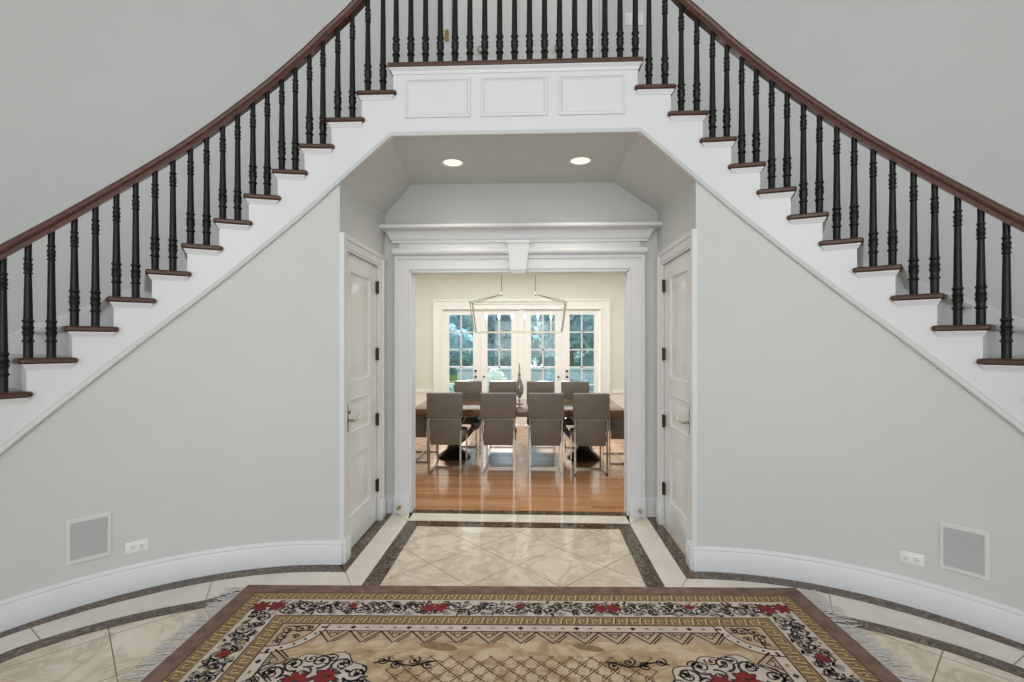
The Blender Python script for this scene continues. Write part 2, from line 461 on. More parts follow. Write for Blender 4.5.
# round architrave moulding
tor = [(.03, OH + .135)] + [(.055 + .033 * cos(a), OH + .172 + .033 * sin(a)) for a in [(-90 + 22.5 * i) * PI / 180 for i in range(9)]] + [(.03, OH + .208)]
mould_run(co, tor, OW + .065, YB)
co.box(-OW - .10, OW + .10, YB - .03, YB, OH + .20, OH + .27)          # frieze
cp = [(.03, OH + .262), (.05, OH + .262), (.052, OH + .285), (.064, OH + .288), (.068, OH + .30)]
cp += [(.072 + .068 * (1 - cos(a)), OH + .30 + .07 * sin(a)) for a in [i * PI / 2 / 6 for i in range(7)]]
cp += [(.148, OH + .374), (.158, OH + .378), (.164, OH + .392), (.164, OH + .405), (.03, OH + .408)]
mould_run(co, [(p, z - .010) for p, z in cp], OW + .105, YB)
cornice = struct(co.build('trim_2', M['trim'], smooth=40), 'white cornice over the dining doorway')
ks = MB()
for (w0, w1, z0, z1, pj) in ((.072, .098, OH - .005, OH + .235, .10), (.105, .112, OH + .235, OH + .258, .112), (.055, .078, OH - .032, OH - .004, .085)):
    ks.prism([(-w0, YB - pj, z0), (w0, YB - pj, z0), (w0, YB - .01, z0), (-w0, YB - .01, z0)], [(-w1, YB - pj, z1), (w1, YB - pj, z1), (w1, YB - .01, z1), (-w1, YB - .01, z1)])
ks.build('keystone', M['trim'], cornice, smooth=0)

# small baseboards by the doorway and door stops
for sd, nm in SIDES:
    mb = MB(); x0, x1 = sorted((sd * (OW + .14), sd * PXS[sd])); mb.box(x0, x1, YB - .02, YB, 0, .15); mb.box(x0, x1, YB - .012, YB, .15, .165)
    struct(mb.build('baseboard_back_' + nm, M['trim'], smooth=0))
    st = MB(); c = (sd * 1.078, 0, .066)
    st.lathe([(.016, 4.420), (.016, 4.416), (.007, 4.414), (.006, 4.385), (.013, 4.382), (.014, 4.372), (.009, 4.368)], c, 14, axis='y')
    tag(st.build('door_stop', M['brass' if sd < 0 else 'nickel']), f'small {"brass" if sd < 0 else "steel"} door stop on the {nm} casing base of the dining doorway', 'door stop')

# side doors under the stairs
def raised_panel(mb, T, u0, u1, v0, v1, depth=.012):
    """moulded panel: u along the door, v up; sunk by depth with a raised field"""
    lv = [(0, 0.0), (.012, .004), (.020, -depth), (.045, -depth), (.075, -.002)]
    rs = []
    for ins, z in lv: rs.append([T(u0 + ins, v0 + ins, z), T(u1 - ins, v0 + ins, z), T(u1 - ins, v1 - ins, z), T(u0 + ins, v1 - ins, z)])
    n = 4; vs = [p for r in rs for p in r]; fs = []
    for k in range(len(rs) - 1):
        for i in range(4): fs.append((k * 4 + i, k * 4 + (i + 1) % 4, k * 4 + 4 + (i + 1) % 4, k * 4 + 4 + i))
    k = (len(rs) - 1) * 4; fs.append((k, k + 1, k + 2, k + 3)); mb.add(vs, fs)
def panel_door(mb, T, u0, u1, v0, v1, panels, th):
    """slab with panel openings: T(u, v, out)"""
    us = sorted({u0, u1} | {p[0] for p in panels} | {p[1] for p in panels}); vs = sorted({v0, v1} | {p[2] for p in panels} | {p[3] for p in panels})
    for a, b in zip(us, us[1:]):
        for c, d in zip(vs, vs[1:]):
            if any(p[0] <= a and b <= p[1] and p[2] <= c and d <= p[3] for p in panels): continue
            mb.add([T(a, c, 0), T(b, c, 0), T(b, d, 0), T(a, d, 0)], [(0, 1, 2, 3)])
    for p in panels: raised_panel(mb, T, *p)
    q = [(u0, v0), (u1, v0), (u1, v1), (u0, v1)]
    mb.add([T(u, v, 0) for u, v in q] + [T(u, v, -th) for u, v in q], [(4, 5, 6, 7), (0, 1, 5, 4), (1, 2, 6, 5), (2, 3, 7, 6), (3, 0, 4, 7)])
for k, (sd, nm) in enumerate(SIDES):
    PX = PXS[sd]
    T = lambda u, v, o: (sd * (PX + .006 - o), u, v)
    mb = MB()
    panel_door(mb, T, 3.52, 4.25, .008, 2.222, [(3.615, 4.09, 1.255, 2.10), (3.615, 4.09, .868, 1.137), (3.615, 4.09, .24, .705)], .04)
    door = struct(mb.build(f'door_{k + 1}', M['doorp'], smooth=20), f'white three-panel closet door on the {nm} of the passage')
    cs = MB()
    wct = .108
    u_casing(cs, lambda u, v, o: (sd * (PX - o), u, v), 3.515, 4.255, .165, 2.225, [(0, 0), (.016, 0), (.016, .012), (.022, .018), (.024, .07), (.034, .075), (.034, wct), (0, wct)])
    x0, x1 = sorted((sd * (PX - .045), sd * PX))
    for ya, yb in ((ZF - .004, 3.52), (4.25, 4.36)): cs.bevbox(x0, x1, ya, yb, 0, .17, .005, 2)
    cs.build('door_casing', M['trim'], door)
    for z in (2.04, 1.46, .89, .315):
        h = MB(); h.lathe([(.0, z - .056), (.007, z - .055), (.0075, z + .055), (.0, z + .056)], (sd * (PX - .012), 4.246, 0), 10)
        x0, x1 = sorted((sd * (PX - .010), sd * (PX + .004))); h.box(x0, x1, 4.222, 4.26, z - .05, z + .05)
        h.build('hinge', M['bronze'], door)
    hd = MB(); x0, x1 = sorted((sd * (PX - .004), sd * (PX + .008))); hd.bevbox(x0, x1, 3.542, 3.576, .90, 1.10, .003, 2)
    hd.tube([(sd * (PX - .002), 3.559, .985), (sd * (PX - .055), 3.559, .985)], .010, 10)
    hd.tube([(sd * (PX - .055), 3.552, .985), (sd * (PX - .057), 3.60, .985), (sd * (PX - .056), 3.65, .992), (sd * (PX - .052), 3.675, 1.004)], .008, 10)
    hd.lathe([(.0, 0), (.012, .002), (.012, .012), (.0, .014)], (sd * (PX - .010), 3.559, 1.045), 10, axis='x')
    tag(hd.build('door_handle', M['nickel'], door), 'brass-toned lever handle on a tall plate')

# ---------------------------------------------------------------- landing fascia
fa = MB()
def front(pts, y0, y1):
    fa.prism([(x, y0, z) for x, z in pts], [(x, y1, z) for x, z in pts])
HX = U0 + NOS[0] - .035                   # half width at the landing riser
front([(-HX, 3.012), (HX, 3.012), (HX, HL - .034), (-HX, HL - .034)], ZF, ZF + .05)
# cove under the landing nosing
pr = [(0, HL - .075), (-.006, HL - .075), (-.012, HL - .055), (-.026, HL - .040), (-.026, HL - .034), (0, HL - .034)]
fa.prism([(-HX - y * -1, ZF + y, z) for y, z in pr], [(HX - y, ZF + y, z) for y, z in pr])
fascia = struct(fa.build('wall_landing', M['trim'], smooth=0), 'white panelled fascia under the upper landing')
for a, b in ((-.768, -.304), (-.231, .231), (.304, .766)):
    mb = MB(); z0, z1 = 3.125, 3.404
    for i, (ins, o) in enumerate(((0, 0), (.004, .010), (.018, .012), (.024, .004), (.030, 0))): pass
    lv = ((0, 0), (.003, .011), (.016, .013), (.022, .005), (.030, .001))
    rs = [[(a + i_, ZF - o, z0 + i_), (b - i_, ZF - o, z0 + i_), (b - i_, ZF - o, z1 - i_), (a + i_, ZF - o, z1 - i_)] for i_, o in lv]
    vs = [p for r in rs for p in r]; mb.add(vs, [(k * 4 + i, k * 4 + (i + 1) % 4, k * 4 + 4 + (i + 1) % 4, k * 4 + 4 + i) for k in range(4) for i in range(4)])
    mb.build('panel_molding', M['trim'], fascia, smooth=0)
ln = MB(); ln.bevbox(-HX - .035, HX + .035, ZF - .032, ZF + .10, HL - .034, HL, .008, 3)
struct(ln.build('trim_3', M['tread']), 'brown wooden nosing along the landing edge')
# bead along the boundary of wall and stringer, round the opening
bd = MB()
path = [P(-1, s, -.004, mold(s)) for s in reversed([-.40] + srange(-.03, 2.7, .06))] + [P(1, s, -.004, mold(s)) for s in [-.40] + srange(-.03, 2.7, .06)]
nrm = []
for sd, L_ in ((-1, list(reversed([-.40] + srange(-.03, 2.7, .06)))), (1, [-.40] + srange(-.03, 2.7, .06))):
    for s in L_:
        a = max(0, s) / R; nrm.append((-sd * sin(a), -cos(a), 0))
bd.sweep(path, [(-.020, -.004), (.012, -.004), (.017, .004), (.014, .014), (.006, .019), (-.004, .016), (-.010, .008), (-.018, .008)], upf=lambda i: nrm[i])
struct(bd.build('trim_4', M['wall'], smooth=50), 'thin white bead following the stair line and the passage opening')

# ---------------------------------------------------------------- staircases
TH = .034
def build_stair(sd, nm):
    root = empty('curved_staircase', P(sd, 1.5, .5, 0), label=f'curved white staircase with reddish brown wooden treads sweeping up on the {nm}', cat='staircase')
    inv = Matrix.Translation(-Vector(root.location))
    def fin(mb, name, m, **kw):
        mb.v = [tuple(inv @ Vector(p)) for p in mb.v]; return mb.build(name, m, root, **kw)
    st = MB()
    for k in range(1, 19):
        a = NOS[k - 1] - .035; b = NOS[k] - .035; top = HT[k] - TH
        rs = [[P(sd, s, 0, min(mold(s), top - .01)), P(sd, s, 0, top), P(sd, s, .045, top), P(sd, s, .045, min(mold(s), top - .01))] for s in srange(a, b, .05)]
        st.rings(rs)
        # small cove under the tread end and its return
        cv = [(0, top - .030), (-.004, top - .030), (-.008, top - .018), (-.017, top - .006), (-.017, top), (0, top)]
        sl = srange(a - .012, b + .025, .05)
        rs = []
        for i, s in enumerate(sl):
            rs.append([P(sd, s if 0 < i < len(sl) - 1 else (s + .022 + o if i == 0 else s - .022 - o), o, h) for o, h in cv])
        st.rings(rs)
    fin(st, 'stringer', M['trim'], smooth=20)
    for k in range(1, 19):
        a = NOS[k - 1] - .035; b = NOS[k]
        t = MB(); sl = srange(a, b - .012, .05) + [b - .004, b]
        rs = []
        for i, s in enumerate(sl):
            e = {len(sl) - 1: .012, len(sl) - 2: .004}.get(i, 0)
            lo, hi = HT[k] - TH + e, HT[k] - e
            rs.append([P(sd, s, -.018 + e, lo), P(sd, s, -.028 + e, lo + .010 - e * .4), P(sd, s, -.028 + e, hi - .010 + e * .4), P(sd, s, -.018 + e, hi), P(sd, s, .105, hi), P(sd, s, .105, lo)])
        t.rings(rs)
        # return nosing running past the riser above
        lo, hi = HT[k] - TH, HT[k]
        rs = []
        for s, e in ((a - .024, .010), (a - .018, .003), (a - .008, .0006), (a + .02, .0006)):
            rs.append([P(sd, s, -.018 + e, lo + e), P(sd, s, -.028 + e, lo + .010), P(sd, s, -.028 + e, hi - .010), P(sd, s, -.018 + e, hi - e), P(sd, s, -.0005, hi - e), P(sd, s, -.0005, lo + e)])
        t.rings(rs)
        fin(t, 'tread', M['tread'], smooth=40)
        t = MB(); rs = []
        for i, s in enumerate(sl):
            e = {len(sl) - 1: .014, len(sl) - 2: .006}.get(i, 0)
            rs.append([P(sd, s, .1055, HT[k] - TH + e), P(sd, s, .1055, HT[k] + .004 - e), P(sd, s, W - .002, HT[k] + .004 - e), P(sd, s, W - .002, HT[k] - TH + e)])
        t.rings(rs); fin(t, 'tread_carpet', M['carpet'], smooth=40)
    for k in range(0, 19):
        s = NOS[k] - .035; hb = HT[k + 1] if k < 18 else 0; r_ = MB()
        r_.rings([[P(sd, s, o, hb), P(sd, s, o, HT[k] - TH), P(sd, s - .02, o, HT[k] - TH), P(sd, s - .02, o, hb)] for o in (.0475, W - .002)])
        fin(r_, 'riser', M['trim'], smooth=0)
    sk = MB()
    sk.rings([[P(sd, s, W - .018, pitch(s) - .30), P(sd, s, W - .018, pitch(s) + .02), P(sd, s, W - .004, pitch(s) + .03), P(sd, s, W, pitch(s) + .03), P(sd, s, W, pitch(s) - .30)] for s in srange(-.38, 2.9, .06)])
    fin(sk, 'wall_skirt', M['trim'])
    so = MB()                               # closed soffit so that no light leaks through
    so.rings([[P(sd, s, .03, pitch(s) - .42), P(sd, s, .03, pitch(s) - .40), P(sd, s, W - .02, pitch(s) - .40), P(sd, s, W - .02, pitch(s) - .42)] for s in srange(.05, 2.6, .1)])
    fin(so, 'soffit', M['trim'])
    return root
for sd, nm in SIDES: build_stair(sd, nm)

# ---------------------------------------------------------------- balustrades
def baluster_profile(L):
    """turned baluster: square-ish round base, two groups of rings, tapering shaft"""
    b, t = .0215, .0155
    pr = [(b + .001, 0), (b + .001, .004), (b, .006), (b, .088), (b + .002, .090), (b + .0065, .094), (b + .0065, .100), (b + .001, .104), (b - .001, .112),
          (b + .002, .134), (b + .0055, .142), (b + .0055, .149), (b + .001, .153), (b + .003, .166), (b + .0065, .172), (b + .002, .178), (b, .190), (b + .001, .202), (b + .006, .208), (b + .006, .213), (b, .218), (b - .001, .24)]
    z = L - .19
    pr += [(t + .001, z), (t, z + .012), (t + .006, z + .017), (t + .006, z + .022), (t + .001, z + .026), (t + .003, z + .038), (t + .0065, z + .046), (t + .002, z + .052),
           (t + .004, z + .064), (t + .0065, z + .072), (t + .001, z + .077), (t + .001, z + .092), (t + .0055, z + .098), (t + .0055, z + .103), (t, z + .107), (t + .001, L)]
    return pr
BAL = {}
def baluster(L, loc, root):
    L = round(L, 2)
    if L not in BAL:
        mb = MB(); mb.lathe(baluster_profile(L), n=14); o = mb.build('baluster', M['black'], root, smooth=35); BAL[L] = o.data
    else:
        o = bpy.data.objects.new('baluster', BAL[L]); COL.objects.link(o); o.parent = root
    o.location = Vector(loc) - Vector(root.location); return o
RAILP0 = [(-.030, 0), (-.030, .012), (-.023, .020), (-.023, .028), (-.032, .036), (-.036, .050), (-.034, .064), (-.024, .074), (-.008, .079), (.008, .079), (.024, .074), (.034, .064), (.036, .050), (.032, .036), (.023, .028), (.023, .020), (.030, .012), (.030, 0)]
RAILP = [(x, y * .84) for x, y in RAILP0]
BO = .055
LRAIL = HL + .86
DEL = [(-.5, .634), (-.2, .634), (-.1, .616), (.2, .599), (.9, .590), (1.55, .584), (1.74, .588), (1.95, .598), (3.2, .60)]
def rail_h(s):
    if s >= -.2: return max(interp(PITCH, s) + interp(DEL, s), .80)
    t = min(1, (-.2 - s) / .28); h0 = interp(PITCH, -.2) + .634; m0 = 1.0 * .28
    return (2 * t ** 3 - 3 * t * t + 1) * h0 + (t ** 3 - 2 * t * t + t) * m0 + (-2 * t ** 3 + 3 * t * t) * LRAIL
def build_balustrade(sd, nm):
    root = empty('stair_balustrade', P(sd, 1.0, BO, 0), label=f'dark wooden handrail with black turned balusters climbing the {nm} staircase', cat='balustrade')
    off = Vector(root.location)
    mb = MB(); path = [Vector(P(sd, s, BO, rail_h(s))) - off for s in srange(-.46, 3.05, .03)]
    mb.sweep(path, RAILP); mb.build('handrail', M['rail'], root, smooth=50)
    for k in range(1, 18):
        run = NOS[k] - NOS[k - 1]
        for f in (.27, .76):
            s = NOS[k] - f * run
            baluster(rail_h(s) - HT[k] + .012, P(sd, s, BO, HT[k] - .001), root)
    nw = MB(); nw.lathe([(.05, 0), (.05, .16), (.038, .19), (.045, .21), (.032, .25), (.03, .6), (.042, .66), (.036, .70), (.05, .73), (.05, .78)], n=18)
    o = nw.build('newel_post', M['black'], root); o.location = Vector(P(sd, NOS[18] - .06, BO, HT[18])) - off
for sd, nm in SIDES: build_balustrade(sd, nm)
root = empty('landing_balustrade', (0, ZF + BO, HL), label='straight row of black turned balusters along the upper landing edge', cat='balustrade')
mb = MB(); mb.sweep([(-.81, 0, .86), (.81, 0, .86)], RAILP); mb.build('handrail', M['rail'], root, smooth=50)
for i in range(17): baluster(.872, (-.843 + 1.686 * i / 16, ZF + BO, HL - .001), root)

# ---------------------------------------------------------------- upper double door
yd = ZF + W
for k, sd in enumerate((-1, 1)):
    mb = MB(); T = lambda u, v, o: (sd * u, yd + .03 - o, v)
    panel_door(mb, T, .0008, .645, HL + .006, DT - .05, [(.12, .53, HL + 1.35, DT - .18), (.12, .53, HL + .12, HL + .68)], .04)
    d = struct(mb.build(f'door_{k + 3}', M['doorp'], smooth=20), f'{"left" if sd < 0 else "right"} leaf of the white double door on the landing')
    cs = MB(); x0, x1 = sorted((sd * .648, sd * .70)); cs.box(x0, x1, yd - .002, yd + .1, HL, DT)
    x0, x1 = sorted((sd * .66, sd * .745)); cs.box(x0, x1, yd - .018, yd, HL, DT + .03); x0, x1 = sorted((sd * .72, sd * .745)); cs.box(x0, x1, yd - .03, yd, HL, DT + .04)
    x0, x1 = sorted((0, sd * .745)); cs.box(x0, x1, yd - .02, yd + .1, DT - .045, DT + .04)
    cs.build('door_casing', M['trim'], d, smooth=0)
    kn = MB(); kn.lathe([(.022, yd + .029), (.022, yd + .023), (.009, yd + .02), (.009, yd), (.024, yd - .008), (.028, yd - .022), (.022, yd - .036), (.0, yd - .04)], (sd * .365 if False else (-.372 if sd < 0 else .36), 0, HL + .845), 16, axis='y')
    kn.build('door_knob', M['nickel'], d)
    if sd > 0: continue
    h = MB(); h.box(*sorted((sd * .668, sd * .712)), yd - .024, yd - .01, HL + .925, HL + 1.03); h.lathe([(.008, HL + .92), (.008, HL + 1.035)], (sd * .690, yd - .024, 0), 10)
    h.build('hinge', M['brass'], d)
sw = MB(); sw.bevbox(1.0, 1.17, yd - .008, yd, HL + 1.04, HL + 1.16, .003, 2)
o = tag(sw.build('light_switch', M['plate']), 'white triple switch plate on the grey landing wall behind the balusters', 'light switch')
for i in range(3):
    t = MB(); x = 1.035 + i * .05; t.bevbox(x - .005, x + .005, yd - .016, yd - .007, HL + 1.085, HL + 1.105, .002, 2); t.build('toggle', M['plate'], o)

# ---------------------------------------------------------------- recessed lights
for sd, nm in SIDES:
    x = -.515 if sd < 0 else .508
    root = empty('recessed_light', (x, 3.94, 3.0095), label=f'{nm} of the two lit recessed ceiling lights in the passage', cat='ceiling light')
    mb = MB(); mb.lathe([(.095, .0), (.097, -.006), (.088, -.009), (.076, -.006), (.073, .012), (.073, 0.0), (.095, 0)], n=32); mb.build('trim_ring', M['trim'], root)
    mb = MB(); mb.lathe([(.0, -.0015), (.05, -.002), (.074, -.001), (.074, .002), (.0, .002)], n=32); mb.build('lamp', M['lamp'], root)
    L = bpy.data.lights.new('recessed_lamp', 'SPOT'); L.energy = 16; L.color = (1, .92, .74); L.spot_size = 2.3; L.spot_blend = .8; L.shadow_soft_size = .07
    o = bpy.data.objects.new('recessed_lamp', L); COL.objects.link(o); o.location = (x, 3.94, 2.99)

# ---------------------------------------------------------------- wall speakers, outlets
def wall_frame(sd, s, h):
    a = s / R; p = Vector(P(sd, s, 0, h)); n = Vector((-sd * sin(a), -cos(a), 0)); t = Vector((cos(a), -sd * sin(a), 0))
    return Matrix(((t.x, n.x, 0, p.x), (t.y, n.y, 0, p.y), (0, 0, 1, p.z), (0, 0, 0, 1))).to_4x4()
def set_frame(o, T): o.matrix_world = T
for sd, nm in SIDES:
    root = empty('wall_speaker', (0, 0, 0), label=f'square white-framed grey grille low in the {nm} curved wall', cat='wall speaker')
    root.matrix_world = wall_frame(sd, 1.427, .385 if sd < 0 else .398)
    mb = MB(); lv = [(.104, -.004), (.104, .006), (.100, .009), (.086, .009), (.084, .004)]
    mb.rings([[(-a, y, -a * 1.28), (a, y, -a * 1.28), (a, y, a * 1.28), (-a, y, a * 1.28)] for a, y in lv]); mb.build('frame', M['frame'], root, smooth=0)
    mb = MB(); mb.box(-.085, .085, -.002, .0055, -.110, .110); mb.build('grille', M['grille'], root, smooth=0)
    root = empty('power_outlet', (0, 0, 0), label=f'white horizontal duplex outlet low on the {nm} curved wall beside the square grille', cat='power outlet')
    root.matrix_world = wall_frame(sd, 1.200, .272 if sd < 0 else .281)
    mb = MB(); mb.bevbox(-.057, .057, -.003, .006, -.034, .034, .003, 2); mb.build('cover_plate', M['plate'], root)
    for c in (-.024, .024):
        s_ = MB(); s_.bevbox(c - .016, c + .016, .004, .0085, -.017, .017, .002, 2); sock = s_.build('socket', M['plate'], root)
        for dz, dx in ((.007, -.004), (-.007, -.004), (0, .008)):
            q = MB(); q.box(c + dx - .004, c + dx + .004, .008, .0092, dz - .0018, dz + .0018); q.build('slot', M['slot'], sock, smooth=0)

# ---------------------------------------------------------------- rug
RL, RW = 3.47, 2.50
def build_rug():
    root = empty('area_rug', (0.085, 3.120 - RW / 2, .0018), math.radians(1.7), label='large patterned oriental rug with brown border and red flowers on the marble floor', cat='rug')
    mb = MB(); A, Bh = RL / 2, RW / 2; zb = [.0105]
    mb.bevbox(-A, A, -Bh, Bh, 0, .010, .003, 2, M['r_brown'])
    def ring(i0, i1, z, m):
        o = [(-A + i0, -Bh + i0), (A - i0, -Bh + i0), (A - i0, Bh - i0), (-A + i0, Bh - i0)]; n = [(-A + i1, -Bh + i1), (A - i1, -Bh + i1), (A - i1, Bh - i1), (-A + i1, Bh - i1)]
        mb.add([(x, y, z) for x, y in o + n], [(i, (i + 1) % 4, 4 + (i + 1) % 4, 4 + i) for i in range(4)], m)
    def poly(pts, z, m): mb.add([(x, y, z) for x, y in pts], [tuple(range(len(pts)))], m)
    def stroke(pts, w, z, m, taper=False):
        pts = [Vector((p[0], p[1])) for p in pts]; n = len(pts); L_, R_ = [], []
        for i, p in enumerate(pts):
            a = pts[max(0, i - 1)]; b = pts[min(n - 1, i + 1)]; t = (b - a)
            if t.length < 1e-9: continue
            t.normalize(); q = Vector((-t.y, t.x)) * (w / 2) * ((1 - .6 * i / n) if taper else 1)
            L_.append(p + q); R_.append(p - q)
        k = len(L_); mb.add([(v.x, v.y, z) for v in L_ + R_], [(i, i + 1, k + i + 1, k + i) for i in range(k - 1)], m)
    def disc(c, r, z, m, n=10, sy=1): poly([(c[0] + r * cos(2 * PI * i / n), c[1] + r * sy * sin(2 * PI * i / n)) for i in range(n)], z, m)
    z0, z1, z2, z3, z4 = .0103, .0107, .0111, .0115, .0119
    ring(.095, .185, z0, M['r_dark']); ring(.102, .178, z1, M['r_gold'])
    ring(.178, .350, z1, M['r_ivory'])
    ring(.346, .436, z0 + .0006, M['r_dark']); ring(.353, .429, z2, M['r_gold'])
    ring(.436, .492, z1, M['r_ivory']); ring(.492, .500, z2, M['r_dark'])
    ring(.500, .580, z1, M['r_tan'])
    poly([(-A + .58, -Bh + .58), (A - .58, -Bh + .58), (A - .58, Bh - .58), (-A + .58, Bh - .58)], z1, M['r_field'])
    # helper to lay a band motif round the four sides: f(u along, v inward) -> point
    def sides(ins, wd):
        for c, d, Ls in (((-A, Bh), (1, 0), 2 * A), ((A, Bh), (0, -1), 2 * Bh), ((A, -Bh), (-1, 0), 2 * A), ((-A, -Bh), (0, 1), 2 * Bh)):
            nx, ny = d[1], -d[0]
            def f(u, v, c=c, d=d, nx=nx, ny=ny): return (c[0] + d[0] * u + nx * (ins + v), c[1] + d[1] * u + ny * (ins + v))
            yield f, Ls
    # key fret in both gold bands
    for ins in (.102, .353):
        for f, Ls in sides(ins, .076):
            a, b = ins + .03, Ls - ins - .05; n = int((b - a) / .072)
            for i in range(n):
                u = a + (b - a) * i / n
                stroke([f(u + x * .8, y) for x, y in ((.0, .068), (.0, .016), (.052, .016), (.052, .052), (.026, .052), (.026, .034))], .0055, z3, M['r_line'])
                stroke([f(u + x * .8, y) for x, y in ((.012, .066), (.012, .026), (.040, .026), (.040, .042))], .007, z4, M['r_yellow'])
                stroke([f(u + x * .8, y) for x, y in ((.060, .068), (.078, .010))], .009, z4, M['r_yellow'])
                stroke([f(u + x * .8, y) for x, y in ((.070, .068), (.086, .012))], .006, z3, M['r_dark'])
    # flowers
    def flower(c, r, rot=0, red='r_red'):
        n = 7
        for kk in range(n):
            a = rot + 2 * PI * kk / n; d = Vector((cos(a), sin(a))); q = Vector((-d.y, d.x)); c_ = Vector(c)
            for g, m_, z in ((1.18, 'r_ink', z3), (1.0, red, z4)):
                pts = [c_, c_ + d * r * .45 * g + q * r * .30 * g, c_ + d * r * .85 * g + q * r * .16 * g, c_ + d * r * g, c_ + d * r * .85 * g - q * r * .16 * g, c_ + d * r * .45 * g - q * r * .30 * g]
                poly([(p.x, p.y) for p in pts], z + (kk % 2) * .00008, M[m_])
        disc(c, r * .22, z4 + .0003, M['r_dark'])
    def spiral(c, r, a0, turns, sg, w, m='r_ink', z=None):
        n = 16; pts = []
        for i in range(n + 1):
            t = i / n; a = a0 + sg * turns * 2 * PI * t; rr = r * (1 - .82 * t); pts.append((c[0] + rr * cos(a), c[1] + rr * sin(a)))
        stroke(pts, w, z or z3, M[m], True); disc(pts[-1], w * 1.1, z or z3, M[m], 8)
    rnd = random.Random(3)
    # scrolling floral border
    for f, Ls in sides(.178, .172):
        a, b = .32, Ls - .32; n = int((b - a) / .105)
        stroke([f(a - .1 + (b - a + .2) * i / 160, .086 + .036 * sin(i / 160 * n * PI)) for i in range(161)], .008, z2, M['r_ink'])
        for i in range(n):
            u = a + (b - a) * (i + .5) / n; up_ = 1 if i % 2 else -1
            def sp(du, dv, r, a0, tn, sg, m='r_ink', w=.009):
                n_ = 14; pts = []
                for q in range(n_ + 1):
                    t = q / n_; an = a0 + sg * tn * 2 * PI * t; rr = r * (1 - .8 * t); pts.append(f(u + du + rr * cos(an), .086 + dv + rr * sin(an)))
                stroke(pts, w, z3, M[m], True); disc(pts[-1], w, z3, M[m], 7)
            sp(0, -up_ * .022, .050, up_ * PI / 2, 1.4, 1, 'r_ink', .013)
            sp(.035, up_ * .012, .036, PI, 1.3, -1, 'r_dark', .011)
            sp(.05, up_ * .044, .030, -up_ * PI / 2, 1.2, -1, 'r_ink', .012)
            sp(-.045, up_ * .050, .026, 0, 1.2, 1, 'r_grey', .012)
            for q in range(20):
                du, dv = rnd.uniform(-.06, .06), rnd.uniform(-.07, .07); an = rnd.uniform(0, PI); l = rnd.uniform(.012, .022); c = (u + du, .086 + dv)
                pts = [f(c[0] + l * cos(an) * x - .4 * l * sin(an) * y, c[1] + l * sin(an) * x + .4 * l * cos(an) * y) for x, y in ((-1, 0), (-.3, 1), (.5, .8), (1, 0), (.5, -.8), (-.3, -1))]
                poly(pts, z3 + .0001, M[rnd.choice(['r_ink', 'r_ink', 'r_dark', 'r_grey', 'r_gold'])])
    for y in (1, -1):
        vy = y * (Bh - .264)
        for x in (-.5, .5):
            flower((x - .035, vy), .045, .2); flower((x + .035, vy + .006), .045, .5)
        for x in (0, -.98, .98): flower((x, vy + .02), .028, .3)
        for sx in (-1, 1):
            X = sx * (A - .264); flower((X - .045, vy + .005), .052, .1); flower((X + .045, vy + .014), .05, .6)
    for x in (1, -1):
        vx = x * (A - .264)
        for y in (-.45, 0, .55): flower((vx, y), .034, .3)
    # beads in the ivory band
    for f, Ls in sides(.436, .056):
        a, b = .49, Ls - .49; n = int((b - a) / .075)
        for i in range(n):
            u = a + (b - a) * (i + .5) / n
            if i % 4 == 0: poly([f(u - .018, .028), f(u, .012), f(u + .018, .028), f(u, .044)], z3, M['r_ink'])
            else: poly([f(u - .012, .022), f(u + .010, .020), f(u + .012, .034), f(u - .010, .036)], z3, M['r_gold' if i % 2 else 'r_grey'])
    # angular lattice border
    for f, Ls in sides(.500, .08):
        a, b = .66, Ls - .66; n = max(2, int((b - a) / .155))
        for i in range(n):
            u = a + (b - a) * i / n; w_ = (b - a) / n
            stroke([f(u, .0), f(u + w_ / 2, .098), f(u + w_, .0)], .011, z3, M['r_dark'])
            stroke([f(u + w_ * .22, .0), f(u + w_ / 2, .056), f(u + w_ * .78, .0)], .008, z3, M['r_ink'])
            stroke([f(u + w_ * .38, .004), f(u + w_ * .38, .024), f(u + w_ / 2, .012), f(u + w_ * .62, .024), f(u + w_ * .62, .004)], .008, z3, M['r_ink'])
            stroke([f(u + w_ * .62, .096), f(u + w_ * .98, .03)], .008, z3, M['r_dark'])
    # cut corners of the field
    for sx in (-1, 1):
        for sy in (-1, 1):
            cx, cy = sx * (A - .436), sy * (Bh - .436)
            def g(r, t): return (cx - sx * r * cos(t), cy - sy * r * sin(t))
            arc = [i / 12 * PI / 2 for i in range(13)]
            poly([(cx, cy)] + [g(.25, t) for t in arc], z2, M['r_tan'])
            for r0, r1, m_ in ((.25, .258, 'r_dark'), (.205, .25, 'r_ivory'), (.197, .205, 'r_dark')):
                for t0, t1 in zip(arc, arc[1:]): poly([g(r0, t0), g(r1, t0), g(r1, t1), g(r0, t1)], z3, M[m_])
            for t in arc[1:-1:2]: disc(g(.228, t), .008, z4, M['r_ink'], 8)
            for r_, t_ in ((.13, .4), (.13, 1.15), (.08, .8)): spiral(g(r_, t_), .04, t_, 1.2, 1, .010, 'r_dark', z4)
            for t_ in (.25, .78, 1.3): spiral(g(.165, t_), .024, t_ + 2, 1.1, -1, .009, 'r_ink', z4)
